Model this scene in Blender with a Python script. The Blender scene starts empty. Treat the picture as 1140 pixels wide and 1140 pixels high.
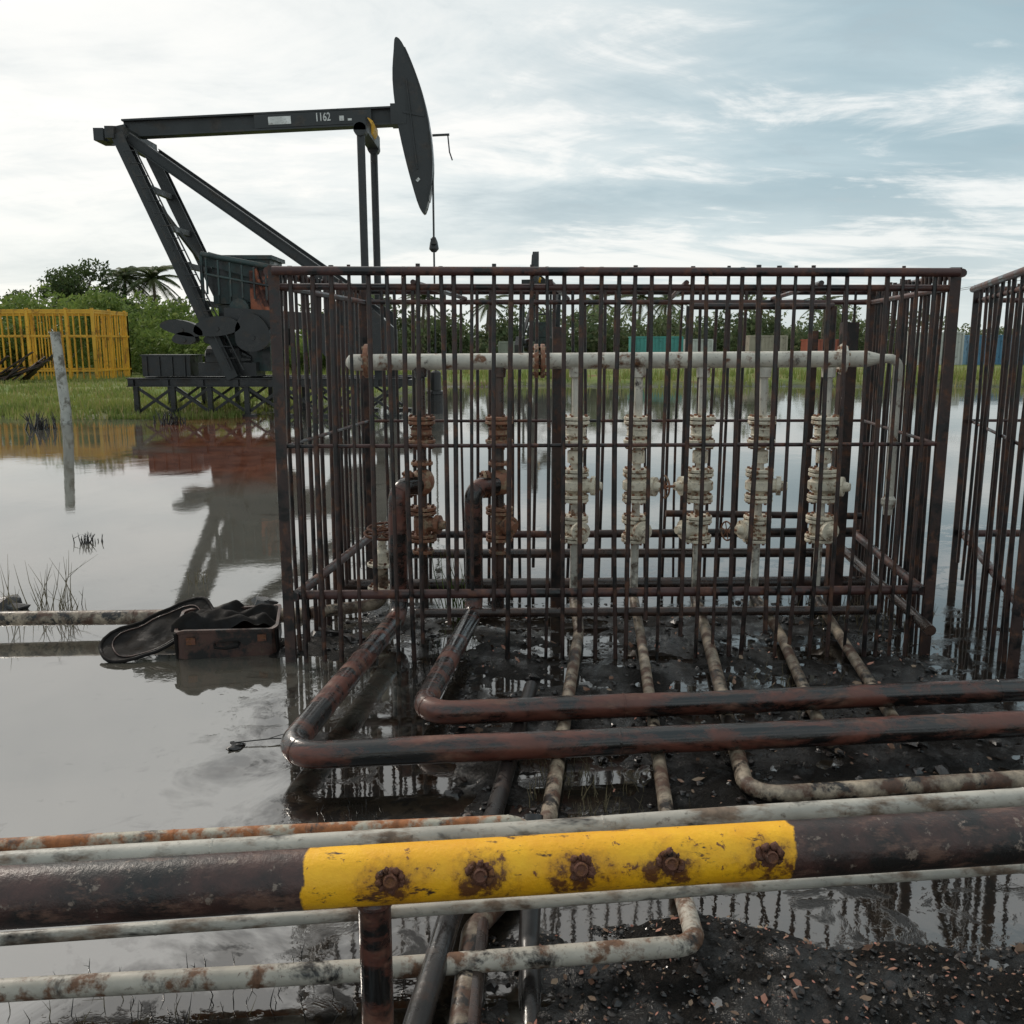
import bpy, math, random
import numpy as np
from mathutils import Vector, Matrix, noise as mn
random.seed(7); rng=np.random.default_rng(7)
scn=bpy.context.scene
scn.view_settings.view_transform='Standard'; scn.view_settings.look='None'; scn.view_settings.exposure=0
V=Vector
# ---------------------------------------------------------------- mesh builder
class MB:
    def __init__(s): s.v=[];s.f=[];s.m=[];s.s=[]
    def add(s,vs,fs,mi=0,sm=False):
        o=len(s.v); s.v+= [tuple(p) for p in vs]
        for f in fs: s.f.append(tuple(i+o for i in f)); s.m.append(mi); s.s.append(sm)
    def tube(s,pts,r,n=12,mi=0,caps=True):
        pts=[V(p) for p in pts]; k=len(pts)
        rr=r if isinstance(r,(list,tuple)) else [r]*k
        tans=[]
        for i in range(k):
            a=pts[max(i-1,0)];b=pts[min(i+1,k-1)]; tans.append((b-a).normalized())
        t0=tans[0]; up=V((0,0,1)) if abs(t0.z)<.9 else V((0,1,0))
        nrm=(up-t0*up.dot(t0)).normalized(); vs=[]
        for i in range(k):
            t=tans[i]; nrm=(nrm-t*nrm.dot(t)).normalized(); b=t.cross(nrm)
            for j in range(n):
                a=2*math.pi*j/n; vs.append(pts[i]+(nrm*math.cos(a)+b*math.sin(a))*rr[i])
        fs=[(i*n+j,i*n+(j+1)%n,(i+1)*n+(j+1)%n,(i+1)*n+j) for i in range(k-1) for j in range(n)]
        s.add(vs,fs,mi,True)
        if caps: s.add(vs[:n],[tuple(range(n))[::-1]],mi); s.add(vs[-n:],[tuple(range(n))],mi)
    def beam(s,p,q,w,h,mi=0,up=(0,0,1)):
        p=V(p);q=V(q);t=(q-p).normalized();u=V(up)
        if abs(t.dot(u))>.95:u=V((0,1,0))
        u=(u-t*u.dot(t)).normalized();b=t.cross(u)
        vs=[e+b*x*w/2+u*y*h/2 for e in (p,q) for x,y in ((-1,-1),(1,-1),(1,1),(-1,1))]
        s.add(vs,[(3,2,1,0),(4,5,6,7),(0,1,5,4),(1,2,6,5),(2,3,7,6),(3,0,4,7)],mi)
    def ibeam(s,p,q,w,h,mi=0,up=(0,0,1)):
        p=V(p);q=V(q);t=(q-p).normalized();u=V(up)
        if abs(t.dot(u))>.95:u=V((0,1,0))
        u=(u-t*u.dot(t)).normalized(); f=h*.1
        s.beam(p+u*(h-f)/2,q+u*(h-f)/2,w,f,mi,up); s.beam(p-u*(h-f)/2,q-u*(h-f)/2,w,f,mi,up)
        s.beam(p,q,w*.25,h-2*f-.002,mi,up)
    def box(s,c,sz,mi=0,rz=0):
        c=V(c); d=V((math.cos(rz),math.sin(rz),0))*sz[0]/2
        s.beam(c-d,c+d,sz[1],sz[2],mi)
    def lathe(s,o,ax,prof,n=16,mi=0):
        o=V(o);ax=V(ax).normalized(); u=V((0,0,1)) if abs(ax.z)<.9 else V((1,0,0))
        u=(u-ax*u.dot(ax)).normalized();b=ax.cross(u);vs=[]
        for t,r in prof:
            for j in range(n):
                a=2*math.pi*j/n; vs.append(o+ax*t+(u*math.cos(a)+b*math.sin(a))*max(r,.0005))
        k=len(prof)
        s.add(vs,[(i*n+j,i*n+(j+1)%n,(i+1)*n+(j+1)%n,(i+1)*n+j) for i in range(k-1) for j in range(n)],mi,False)
        s.add(vs[:n],[tuple(range(n))[::-1]],mi); s.add(vs[-n:],[tuple(range(n))],mi)
    def flange(s,o,ax,r,t=.02,mi=0,bolts=8,bm=None):
        o=V(o);ax=V(ax).normalized(); s.lathe(o,ax,[(-t/2,r*.97),(-t/2+.003,r),(t/2-.003,r),(t/2,r*.97)],18,mi)
        u=V((0,0,1)) if abs(ax.z)<.9 else V((1,0,0)); u=(u-ax*u.dot(ax)).normalized();b=ax.cross(u)
        for j in range(bolts):
            a=2*math.pi*(j+.5)/bolts; c=o+(u*math.cos(a)+b*math.sin(a))*r*.8
            s.tube([c-ax*(t/2+.012),c+ax*(t/2+.012)],r*.085+.002,6,mi if bm is None else bm)
    def ring(s,o,ax,R,r,n=24,mi=0):
        o=V(o);ax=V(ax).normalized(); u=V((0,0,1)) if abs(ax.z)<.9 else V((1,0,0))
        u=(u-ax*u.dot(ax)).normalized();b=ax.cross(u)
        s.tube([o+(u*math.cos(a)+b*math.sin(a))*R for a in [2*math.pi*i/n for i in range(n+1)]],r,6,mi,False)
    def wheel(s,o,ax,R,mi=0):
        s.ring(o,ax,R,R*.09,20,mi); o=V(o);ax=V(ax).normalized(); u=V((0,0,1)) if abs(ax.z)<.9 else V((1,0,0))
        u=(u-ax*u.dot(ax)).normalized();b=ax.cross(u)
        for k in range(3):
            a=k*math.pi/3+.3; d=u*math.cos(a)+b*math.sin(a); s.tube([o-d*R,o+d*R],R*.06,5,mi)
    def blob(s,c,r,mi=0,seed=0,amp=.3,n=8,zs=1,fl=False):
        c=V(c);vs=[];m=n//2+1
        for i in range(m+1):
            th=math.pi*i/m
            for j in range(n):
                a=2*math.pi*j/n; d=V((math.sin(th)*math.cos(a),math.sin(th)*math.sin(a),math.cos(th)))
                k=r*(1+amp*mn.noise(d*1.7+V((seed*3.1,0,0)))); p=c+V((d.x*k,d.y*k,d.z*k*zs)); vs.append(p)
        s.add(vs,[(i*n+j,(i+1)*n+j,(i+1)*n+(j+1)%n,i*n+(j+1)%n) for i in range(m) for j in range(n)],mi,not fl)
def fillet(pts,R,seg=8):
    pts=[V(p) for p in pts];out=[pts[0]]
    for i in range(1,len(pts)-1):
        a=(pts[i-1]-pts[i]);b=(pts[i+1]-pts[i]);la,lb=a.length,b.length;a.normalize();b.normalize()
        ang=a.angle(b)
        if ang>3.05: out.append(pts[i]);continue
        d=min(R/math.tan(ang/2),la*.45,lb*.45); p0=pts[i]+a*d;p1=pts[i]+b*d
        rr=d*math.tan(ang/2); cen=pts[i]+(a+b).normalized()*(rr/math.sin(ang/2))
        u0=p0-cen;u1=p1-cen;tot=u0.angle(u1)
        for k in range(seg+1):
            t=k/seg; w=(u0*math.sin((1-t)*tot)+u1*math.sin(t*tot))/math.sin(tot); out.append(cen+w)
    out.append(pts[-1]);return out
def link(o): scn.collection.objects.link(o); return o
def empty(name,loc):
    e=bpy.data.objects.new(name,None); e.location=loc; e.empty_display_size=.2; return link(e)
def build(name,mb,mats,parent=None,origin=None):
    me=bpy.data.meshes.new(name)
    vs=np.array([tuple(p) for p in mb.v],dtype=float)
    if parent is not None: o=np.array(parent.location)
    elif origin is not None: o=np.array(origin)
    else: o=np.array([(vs[:,0].min()+vs[:,0].max())/2,(vs[:,1].min()+vs[:,1].max())/2,vs[:,2].min()])
    me.from_pydata((vs-o).tolist(),[],mb.f)
    for m in mats: me.materials.append(m)
    me.polygons.foreach_set('material_index',mb.m); me.polygons.foreach_set('use_smooth',mb.s); me.update()
    ob=link(bpy.data.objects.new(name,me))
    if parent is not None: ob.parent=parent
    else: ob.location=o.tolist()
    return ob
# ---------------------------------------------------------------- materials
class N:
    def __init__(s,name):
        s.mat=bpy.data.materials.new(name); s.mat.use_nodes=True; s.t=s.mat.node_tree; s.b=s.t.nodes['Principled BSDF']
        s.tc=s.t.nodes.new('ShaderNodeTexCoord'); s.co=s.tc.outputs['Object']
    def n(s,t,**k):
        x=s.t.nodes.new(t)
        for a,b in k.items(): setattr(x,a,b)
        return x
    def l(s,a,b): s.t.links.new(a,b)
    def noise(s,scale,detail=6,off=0,rough=.6,stretch=None,dist=0,co=None):
        m=s.n('ShaderNodeMapping'); m.inputs['Location'].default_value=(off*7.3,off*3.1,off*5.7)
        if stretch: m.inputs['Scale'].default_value=stretch
        s.l(co or s.co,m.inputs['Vector']); x=s.n('ShaderNodeTexNoise')
        x.inputs['Scale'].default_value=scale;x.inputs['Detail'].default_value=min(detail,5);x.inputs['Roughness'].default_value=rough;x.inputs['Distortion'].default_value=dist
        s.l(m.outputs[0],x.inputs['Vector']); return x.outputs['Fac']
    def mr(s,a,f0,f1,t0=0,t1=1):
        x=s.n('ShaderNodeMapRange'); x.inputs['From Min'].default_value=f0;x.inputs['From Max'].default_value=f1;x.inputs['To Min'].default_value=t0;x.inputs['To Max'].default_value=t1
        s.l(a,x.inputs['Value']); return x.outputs['Result']
    def mix(s,f,a,b):
        x=s.n('ShaderNodeMix',data_type='RGBA')
        for i,q in ((0,f),(6,a),(7,b)):
            if isinstance(q,(tuple,list)): x.inputs[i].default_value=(*q,1) if len(q)==3 else q
            elif isinstance(q,(int,float)): x.inputs[i].default_value=q
            else: s.l(q,x.inputs[i])
        return x.outputs[2]
    def math(s,op,a,b=0,clamp=False):
        x=s.n('ShaderNodeMath',operation=op,use_clamp=clamp)
        for i,q in ((0,a),(1,b)):
            if isinstance(q,(int,float)): x.inputs[i].default_value=q
            else: s.l(q,x.inputs[i])
        return x.outputs[0]
    def bump(s,h,st=.3,d=.01):
        x=s.n('ShaderNodeBump'); x.inputs['Strength'].default_value=st;x.inputs['Distance'].default_value=d
        s.l(h,x.inputs['Height']); s.l(x.outputs[0],s.b.inputs['Normal'])
    def out(s,col=None,rough=None,metal=None):
        for k,q in (('Base Color',col),('Roughness',rough),('Metallic',metal)):
            if q is None: continue
            if isinstance(q,(int,float)): s.b.inputs[k].default_value=q
            elif isinstance(q,(tuple,list)): s.b.inputs[k].default_value=(*q,1)
            else: s.l(q,s.b.inputs[k])
        return s.mat
def pmat(name,base,c1,a1,c2,a2,rough=.5,scale=8,bump=.35,stretch=None,soft=.05,metal=0,var=.25,grime=0,coat=0):
    m=N(name); t1=.5+(.5-a1)*.55; t2=.5+(.5-a2)*.55
    lum=m.noise(scale*.6,4,3); bv=m.mix(m.mr(lum,.3,.7),tuple(x*(1-var) for x in base),tuple(min(1,x*(1+var)) for x in base))
    n1=m.noise(scale,8,1,.65,stretch); f1=m.mr(n1,t1-soft,t1+soft)
    n1b=m.noise(scale*4,4,5,.65); c1v=m.mix(m.mr(n1b,.35,.65),tuple(x*.5 for x in c1),c1)
    c=m.mix(f1,bv,c1v); c=m.mix(m.mr(n1b,.60,.72,0,.75),c,tuple(x*.35 for x in c1))
    n2=m.noise(scale*.7,8,2,.72,stretch,.3); f2=m.mr(n2,t2-soft,t2+soft)
    if grime:
        g=m.n('ShaderNodeNewGeometry'); sx=m.n('ShaderNodeSeparateXYZ'); m.l(g.outputs['Position'],sx.inputs[0]); z=sx.outputs[2]
        za=m.math('ADD',z,m.mr(n2,.3,.7,.045,-.045)); g1=m.mr(za,.085*grime,.045*grime)
        zb=m.math('ADD',z,m.mr(n1,.35,.65,.35,-.35)); g2=m.mr(zb,.42,.12,0,.7*grime)
        f2=m.math('MAXIMUM',f2,m.math('MAXIMUM',g1,g2))
    c=m.mix(f2,c,c2)
    r=m.math('ADD',m.math('MULTIPLY',f1,.18),rough); r=m.math('SUBTRACT',r,m.math('MULTIPLY',f2,.22),True)
    if coat:
        m.l(m.math('MULTIPLY',m.math('ADD',m.math('MULTIPLY',f2,.8),.2),coat),m.b.inputs['Coat Weight']); m.b.inputs['Coat Roughness'].default_value=.14
    h=m.math('ADD',m.math('MULTIPLY',n1b,.8),m.math('MULTIPLY',f1,-.4)); m.bump(h,bump,.006)
    return m.out(c,r,metal)
BLK=(.009,.008,.008)
M_bar=pmat('rusty_bar_steel',(.042,.022,.018),(.13,.055,.03),.38,BLK,.44,.5,9)
M_frame=pmat('rusty_frame_steel',(.066,.027,.023),(.16,.065,.04),.38,BLK,.42,.5,7)
M_red=pmat('oxide_red_pipe',(.125,.042,.028),(.21,.10,.065),.38,(.009,.0075,.007),.52,.42,6,.45,(.5,1.3,1.3),.06,coat=.5)
M_brown=pmat('brown_oiled_pipe',(.085,.045,.032),(.19,.13,.10),.32,BLK,.45,.38,6,soft=.09,grime=1,coat=.5)
M_black=pmat('oil_black_pipe',(.018,.015,.014),(.06,.035,.025),.3,BLK,.4,.35,7,coat=.5)
M_white=pmat('flaking_white_pipe',(.44,.41,.355),(.24,.17,.12),.42,(.022,.018,.015),.29,.5,8,soft=.06,stretch=(.6,1.3,1.3))
M_low=pmat('rust_flaked_white_pipe',(.42,.38,.32),(.20,.10,.055),.44,(.02,.016,.013),.36,.5,11,soft=.05)
M_tan=pmat('soiled_tan_ground_pipe',(.42,.33,.24),(.22,.10,.055),.44,(.016,.012,.010),.43,.5,9,soft=.05,grime=.75)
M_whitecl=pmat('white_painted_pipe',(.60,.56,.48),(.24,.11,.055),.30,(.05,.035,.027),.22,.45,10,soft=.05,grime=1)
M_rustyw=pmat('rusty_white_pipe',(.42,.38,.30),(.42,.15,.05),.54,(.03,.022,.018),.30,.55,9,soft=.05)
M_valve=pmat('old_white_valve',(.74,.66,.52),(.32,.15,.06),.34,(.05,.035,.025),.22,.5,18,grime=1)
M_valver=pmat('rusty_valve',(.26,.11,.06),(.46,.33,.21),.40,(.03,.02,.015),.30,.6,18,grime=1)
M_rust=pmat('brown_rust',(.12,.045,.025),(.2,.08,.03),.4,(.02,.012,.01),.3,.75,25,bump=.7)
M_pj=pmat('pumpjack_dark_paint',(.022,.024,.024),(.065,.056,.048),.35,(.012,.012,.012),.4,.5,2)
M_pjg=pmat('pumpjack_green_paint',(.032,.055,.052),(.10,.095,.08),.38,(.015,.015,.015),.44,.5,2.5)
M_pjo=pmat('orange_rust_plate',(.34,.10,.045),(.10,.04,.03),.46,(.03,.02,.02),.42,.6,3)
M_pjb=pmat('pumpjack_black_grease',(.018,.018,.018),(.05,.04,.032),.34,BLK,.4,.4,3)
M_yfence=pmat('yellow_fence_paint',(.68,.36,.03),(.40,.18,.03),.34,(.1,.05,.02),.16,.5,1.5)
M_conc=pmat('weathered_concrete',(.42,.41,.37),(.25,.23,.19),.4,(.05,.04,.035),.2,.85,4)
M_whp=pmat('white_plate',(.6,.6,.57),(.4,.38,.34),.3,(.1,.1,.1),.15,.6,6)
STUBS=[(-.29,2.00),(-.08,2.03),(.16,2.055),(.38,2.08),(.63,2.105)]
def ymat():
    m=N('yellow_banded_oily_pipe')
    sx=m.n('ShaderNodeSeparateXYZ'); m.l(m.co,sx.inputs[0]); X=sx.outputs[0]
    e=m.math('ADD',X,m.mr(m.noise(14,4,4),0,1,-.03,.03))
    band=m.math('MULTIPLY',m.mr(e,-.494,-.488),m.mr(e,.702,.696))
    n1=m.noise(5,8,1,.65); n2=m.noise(9,8,2,.75,(.6,1.5,1.5)); n3=m.noise(60,5,3); n4=m.noise(26,6,6,.7)
    dark=m.mix(m.mr(n1,.42,.6),(.015,.013,.012),(.070,.032,.026)); dark=m.mix(m.mr(n2,.53,.63,0,.8),dark,(.15,.08,.058)); dark=m.mix(m.mr(n4,.61,.67),dark,(.2,.15,.12))
    y=m.mix(m.mr(n1,.35,.65),(.78,.34,.005),(.94,.49,.012))
    y=m.mix(m.mr(n2,.60,.65),y,(.05,.022,.012)); y=m.mix(m.mr(n4,.615,.66),y,(.16,.05,.02))
    d=None
    for (a,b) in STUBS:
        v=m.n('ShaderNodeVectorMath',operation='DISTANCE'); m.l(m.co,v.inputs[0]); v.inputs[1].default_value=(a+.01,b-.07,.000)
        d=v.outputs['Value'] if d is None else m.math('MINIMUM',d,v.outputs['Value'])
    dd=m.math('ADD',d,m.mr(n4,.3,.7,.045,-.045)); y=m.mix(m.mr(dd,.074,.050),y,(.06,.020,.012)); y=m.mix(m.mr(dd,.110,.060,0,.5),y,(.20,.07,.01))
    c=m.mix(band,dark,y); r=m.math('ADD',m.math('MULTIPLY',band,.10),m.mr(n2,.3,.7,.32,.52))
    m.bump(m.math('ADD',n3,n4),.40,.006); return m.out(c,r)
M_yel=ymat()
def water():
    m=N('oily_pond_water'); g=m.n('ShaderNodeNewGeometry'); co=g.outputs['Position']
    sx=m.n('ShaderNodeSeparateXYZ'); m.l(co,sx.inputs[0]); X,Y=sx.outputs[0],sx.outputs[1]
    n1=m.noise(.35,6,1,.6,(1,.5,1),.6,co); n2=m.noise(1.6,6,2,.65,None,.8,co); n3=m.noise(5.5,6,7,.7,None,.6,co)
    c=m.mix(m.mr(n1,.35,.65),(.060,.055,.044),(.13,.120,.100)); c=m.mix(m.mr(n2,.58,.70,0,.6),c,(.03,.025,.018))
    xx=m.math('ADD',X,m.mr(n2,.3,.7,.9,-.9)); oil=m.math('MULTIPLY',m.mr(xx,-1.35,-.7),m.mr(Y,9.5,6.8))
    c=m.mix(oil,c,m.mix(m.mr(n3,.45,.6),(.010,.008,.006),(.028,.021,.014)))
    scum=m.math('MULTIPLY',oil,m.mr(n3,.535,.59)); c=m.mix(scum,c,(.007,.006,.005))
    film=m.math('MULTIPLY',m.mr(n3,.58,.65,0,.7),m.mr(n2,.48,.58)); film=m.math('MULTIPLY',film,m.mr(Y,10,6)); c=m.mix(film,c,(.022,.017,.012))
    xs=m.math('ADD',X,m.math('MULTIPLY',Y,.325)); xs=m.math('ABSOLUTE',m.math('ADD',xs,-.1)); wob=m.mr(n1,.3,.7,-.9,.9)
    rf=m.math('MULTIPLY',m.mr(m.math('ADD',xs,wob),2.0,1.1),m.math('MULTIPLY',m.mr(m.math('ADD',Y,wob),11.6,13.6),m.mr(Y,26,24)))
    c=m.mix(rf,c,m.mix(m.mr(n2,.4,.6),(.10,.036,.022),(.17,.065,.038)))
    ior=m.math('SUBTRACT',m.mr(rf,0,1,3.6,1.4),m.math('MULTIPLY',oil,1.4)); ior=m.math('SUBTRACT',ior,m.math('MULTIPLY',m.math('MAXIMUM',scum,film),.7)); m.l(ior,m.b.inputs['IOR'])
    fine=m.noise(7,4,4,.6,None,0,co); big=m.noise(.9,3,5,.5,None,0,co)
    lump=m.math('MULTIPLY',scum,m.noise(30,5,8,.7,None,0,co))
    m.bump(m.math('ADD',m.math('ADD',m.math('MULTIPLY',fine,.25),big),m.math('MULTIPLY',lump,9)),.035,.05)
    return m.out(c,m.math('ADD',m.mr(n2,.35,.7,.015,.06),m.math('MULTIPLY',m.math('ADD',scum,film),.12)))
def ground():
    m=N('oily_mud_and_grass_ground'); g=m.n('ShaderNodeNewGeometry'); co=g.outputs['Position']
    at=m.n('ShaderNodeAttribute'); at.attribute_name='land'; land=at.outputs['Fac']
    n1=m.noise(3,8,1,.65,None,.4,co); n2=m.noise(24,8,2,.75,None,.3,co); n3=m.noise(95,4,3,.65,None,0,co)
    mud=m.mix(m.mr(n1,.38,.62),(.004,.0035,.003),(.009,.007,.0055)); mud=m.mix(m.mr(n3,.60,.72),mud,(.035,.026,.019)); mud=m.mix(m.mr(n2,.64,.74,0,.7),mud,(.045,.033,.024))
    f1=m.noise(.25,8,4,.65,None,.5,co); f2=m.noise(2.2,6,5,.7,(1,.4,1),0,co)
    gr=m.mix(m.mr(f1,.4,.62),(.13,.18,.04),(.22,.22,.075)); gr=m.mix(m.mr(f2,.54,.68),gr,(.06,.085,.022)); gr=m.mix(m.mr(f1,.62,.70),gr,(.19,.10,.055))
    c=m.mix(land,mud,gr)
    m.l(m.mr(land,0,1,.16,.2),m.b.inputs['Specular IOR Level'])
    # glossy oil lying over the lumps, in patches
    oilp=m.math('MULTIPLY',m.mr(n1,.56,.44,.0,.85),m.mr(land,0,.3,1,0)); m.l(oilp,m.b.inputs['Coat Weight'])
    m.b.inputs['Coat IOR'].default_value=1.45; m.b.inputs['Coat Roughness'].default_value=.05
    bb=m.n('ShaderNodeBump'); bb.inputs['Strength'].default_value=.5; bb.inputs['Distance'].default_value=.02; m.l(n2,bb.inputs['Height']); m.l(bb.outputs[0],m.b.inputs['Coat Normal'])
    r=m.math('ADD',m.mr(n1,.38,.6,.22,.5),m.math('MULTIPLY',land,.6),True)
    m.bump(m.math('ADD',n2,m.math('MULTIPLY',n3,.6)),.9,.03); return m.out(c,r)
def leafmat(name,a,b,c,sc=.5,trans=.4):
    m=N(name); g=m.n('ShaderNodeNewGeometry'); n1=m.noise(sc,4,1,.6,None,0,g.outputs['Position'])
    col=m.mix(m.mr(n1,.38,.62),a,b); col=m.mix(m.mr(g.outputs['Random Per Island'],.6,1),col,c)
    m.b.inputs['Specular IOR Level'].default_value=.25; m.out(col,.65)
    if trans:
        t=m.n('ShaderNodeBsdfTranslucent'); m.l(col,t.inputs[0]); x=m.n('ShaderNodeMixShader'); x.inputs[0].default_value=trans
        m.l(m.b.outputs[0],x.inputs[1]); m.l(t.outputs[0],x.inputs[2]); m.l(x.outputs[0],m.t.nodes['Material Output'].inputs[0])
    return m.mat
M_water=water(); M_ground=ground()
M_leaf=leafmat('bush_leaves',(.08,.13,.028),(.19,.26,.058),(.25,.30,.09),.4)
M_leafd=leafmat('dark_tree_leaves',(.035,.055,.02),(.08,.115,.036),(.11,.14,.05),.6)
M_palm=leafmat('palm_leaves',(.05,.075,.03),(.10,.13,.05),(.15,.15,.07),.6)
M_far=leafmat('distant_leaves',(.08,.115,.055),(.17,.21,.09),(.22,.22,.12),.25)
M_bark=pmat('bark',(.14,.11,.08),(.09,.07,.05),.4,(.04,.03,.02),.3,.9,3)
M_grass=leafmat('grass_blades',(.14,.19,.045),(.24,.27,.07),(.32,.27,.12),.4)
M_dry=leafmat('dry_twigs',(.12,.10,.06),(.2,.16,.09),(.05,.04,.025),2,0)
# ---------------------------------------------------------------- world, sun, camera
S=V((-.55,.62,.62)).normalized()
w=bpy.data.worlds.new('World'); scn.world=w; w.use_nodes=True; nt=w.node_tree
def wn(t,**k):
    x=nt.nodes.new(t)
    for a,b in k.items(): setattr(x,a,b)
    return x
bg=nt.nodes['Background']; bg.inputs['Strength'].default_value=.108
sky=wn('ShaderNodeTexSky',sky_type='NISHITA'); sky.sun_disc=False
sky.sun_elevation=math.asin(S.z); sky.sun_rotation=math.atan2(S.x,S.y)
tc=wn('ShaderNodeTexCoord'); sp=wn('ShaderNodeSeparateXYZ'); nt.links.new(tc.outputs['Generated'],sp.inputs[0])
def wm(op,a,b=0,cl=False):
    x=wn('ShaderNodeMath',operation=op,use_clamp=cl)
    for i,q in ((0,a),(1,b)):
        if isinstance(q,(int,float)): x.inputs[i].default_value=q
        else: nt.links.new(q,x.inputs[i])
    return x.outputs[0]
zz=wm('ADD',wm('MAXIMUM',sp.outputs[2],0.0),.16)
cx=wm('DIVIDE',sp.outputs[0],zz); cy=wm('DIVIDE',sp.outputs[1],zz)
cb=wn('ShaderNodeCombineXYZ'); nt.links.new(cx,cb.inputs[0]); nt.links.new(cy,cb.inputs[1])
def wnoise(sc,rot,scale,off,det=8,dist=.6,r=.55):
    m=wn('ShaderNodeMapping'); m.inputs['Rotation'].default_value=(0,0,rot); m.inputs['Scale'].default_value=scale; m.inputs['Location'].default_value=off
    nt.links.new(cb.outputs[0],m.inputs[0]); x=wn('ShaderNodeTexNoise'); x.inputs['Scale'].default_value=sc;x.inputs['Detail'].default_value=det;x.inputs['Distortion'].default_value=dist;x.inputs['Roughness'].default_value=r
    nt.links.new(m.outputs[0],x.inputs['Vector']); return x.outputs['Fac']
def wmr(a,f0,f1,t0=0,t1=1):
    x=wn('ShaderNodeMapRange',interpolation_type='SMOOTHSTEP'); 
    for k,q in zip(('From Min','From Max','To Min','To Max'),(f0,f1,t0,t1)): x.inputs[k].default_value=q
    nt.links.new(a,x.inputs['Value']); return x.outputs['Result']
def wmix(f,a,b,bt='MIX'):
    x=wn('ShaderNodeMix',data_type='RGBA',blend_type=bt)
    for i,q in ((0,f),(6,a),(7,b)):
        if isinstance(q,tuple): x.inputs[i].default_value=(*q,1)
        elif isinstance(q,(int,float)): x.inputs[i].default_value=q
        else: nt.links.new(q,x.inputs[i])
    return x.outputs[2]
big=wnoise(.5,.35,(1,1.3,1),(1.3,4.1,0),6,.5); st=wnoise(.75,-.45,(.6,1.5,1),(7.7,2.2,0),8,.9,.62); sm=wnoise(2.2,.3,(.8,1.2,1),(2,9,0),7,.6,.65)
col=wmix(wmr(big,.36,.62),(3.6,4.85,5.4),(5.6,6.75,7.1))
stm=wm('ADD',st,wm('MULTIPLY',wm('SUBTRACT',sm,.5),.60))
col=wmix(wmr(stm,.50,.66,0,.9),col,(9.2,9.3,9.1))
col=wmix(wmr(stm,.47,.32,0,.65),col,(4.1,5.0,5.4))
dt=wn('ShaderNodeVectorMath',operation='DOT_PRODUCT'); nt.links.new(tc.outputs['Generated'],dt.inputs[0]); dt.inputs[1].default_value=tuple(S)
dv=wm('ADD',dt.outputs['Value'],wm('ADD',wm('MULTIPLY',big,.38),wm('MULTIPLY',stm,.60)))
col=wmix(wmr(dv,.95,1.45,0,.92),col,(9.9,9.7,9.25))
hz=wmr(sp.outputs[2],0.0,.20,1,0); col=wmix(wm('MULTIPLY',hz,.55),col,(8.4,8.55,8.2))
col=wmix(.06,col,sky.outputs[0])
nt.links.new(col,bg.inputs['Color'])
L=bpy.data.lights.new('sun','SUN'); L.energy=1.5; L.angle=math.radians(10); L.color=(1,.91,.80)
lo=link(bpy.data.objects.new('sun',L)); lo.location=(-20,20,30); lo.rotation_euler=S.to_track_quat('Z','Y').to_euler()
cam=bpy.data.cameras.new('camera'); cam.lens=32.43; cam.sensor_width=36; cam.clip_end=3000; cam.clip_start=.05
co=link(bpy.data.objects.new('camera',cam)); co.location=(0,0,1.8); co.rotation_euler=(math.radians(79.8),0,0); scn.camera=co
# ---------------------------------------------------------------- terrain
def ss(a,b,x):
    t=min(1,max(0,(x-a)/(b-a))); return t*t*(3-2*t)
def fb(x,y,sc,o=5,seed=0):
    return mn.fractal(V((x*sc,y*sc,seed)),1.0,2.0,o)
def landmask(x,y):
    sh=23.3 if x<-7 else (23.3+(x+7)*4.5 if x<-3 else 41.5)
    sh+=1.6*fb(x,y,.25,3,3); return ss(sh-1,sh+2.5,y)
def H(x,y):
    la=landmask(x,y)
    h=-.05
    m=0
    if y<12:
        edge=2.66+.13*fb(x,y,1.6,4,5)-.08*ss(.75,1.1,x)
        m=max(m, 1.05*ss(-.45,.15,x+.2*fb(x,y,1.5,3,8))*ss(edge+.20,edge-.12,y))
        m=max(m, .8*ss(2.24,2.06,y+.12*fb(x,y,2,3,6)))
        m=max(m, .85*ss(-.8,.0,x)*ss(3.1,2.3,x)*ss(2.85,3.3,y)*ss(7.0,6.0,y))
        m=max(m, .80*ss(-1.9,-1.3,x)*ss(0,-.7,x)*ss(4.8,5.3,y)*ss(6.9,6.2,y))
        m=max(m, .82*ss(-2.6,-1.5,x)*ss(-.8,-1.3,x)*math.exp(-((y-5.5)/.30)**2))
        m=max(m, .7*ss(-4.2,-2.2,x)*ss(-1,-2,x)*math.exp(-((y-5.78)/.12)**2))
        m+= (.48 if y>3 else .28)*m*fb(x,y,1.6,4,1)+.26*fb(x,y,4.5,4,2)*ss(.1,.6,m)
    h+=.064*m
    if y<9: 
        k=ss(.05,.5,m); h+=k*(.013*fb(x,y,11,5,4)+ (.010*abs(fb(x,y,26,3,14)) if y<4.6 else 0))
    h+= la*(.15+.05*fb(x,y,.5,4,9)) + la*ss(30,60,y)*.25 
    return h,la
ys=[-6,-4,-2.5,-1.5,-.8,-.2,.3,.7,1,1.2,1.35]+list(np.arange(1.45,3.1,.014))+list(np.arange(3.1,4.6,.022))+list(np.arange(4.62,7.5,.04)); y=7.55; d=.08
while y<1500: ys.append(y); y+=d; d*=1.045
xs=list(np.arange(-2.4,-.4,.03))+list(np.arange(-.4,1.7,.016))+list(np.arange(1.7,3.2,.03)); d=.05;a=-2.4;b=xs[-1];left=[];right=[]
while b<1200: a-=d;b+=d; left.append(a);right.append(b); d*=1.06
xs=left[::-1]+xs+right
nx,ny=len(xs),len(ys); vs=[];la=[]
for yy in ys:
    for xx in xs:
        h,l=H(xx,yy); vs.append((xx,yy,h)); la.append(l)
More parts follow.
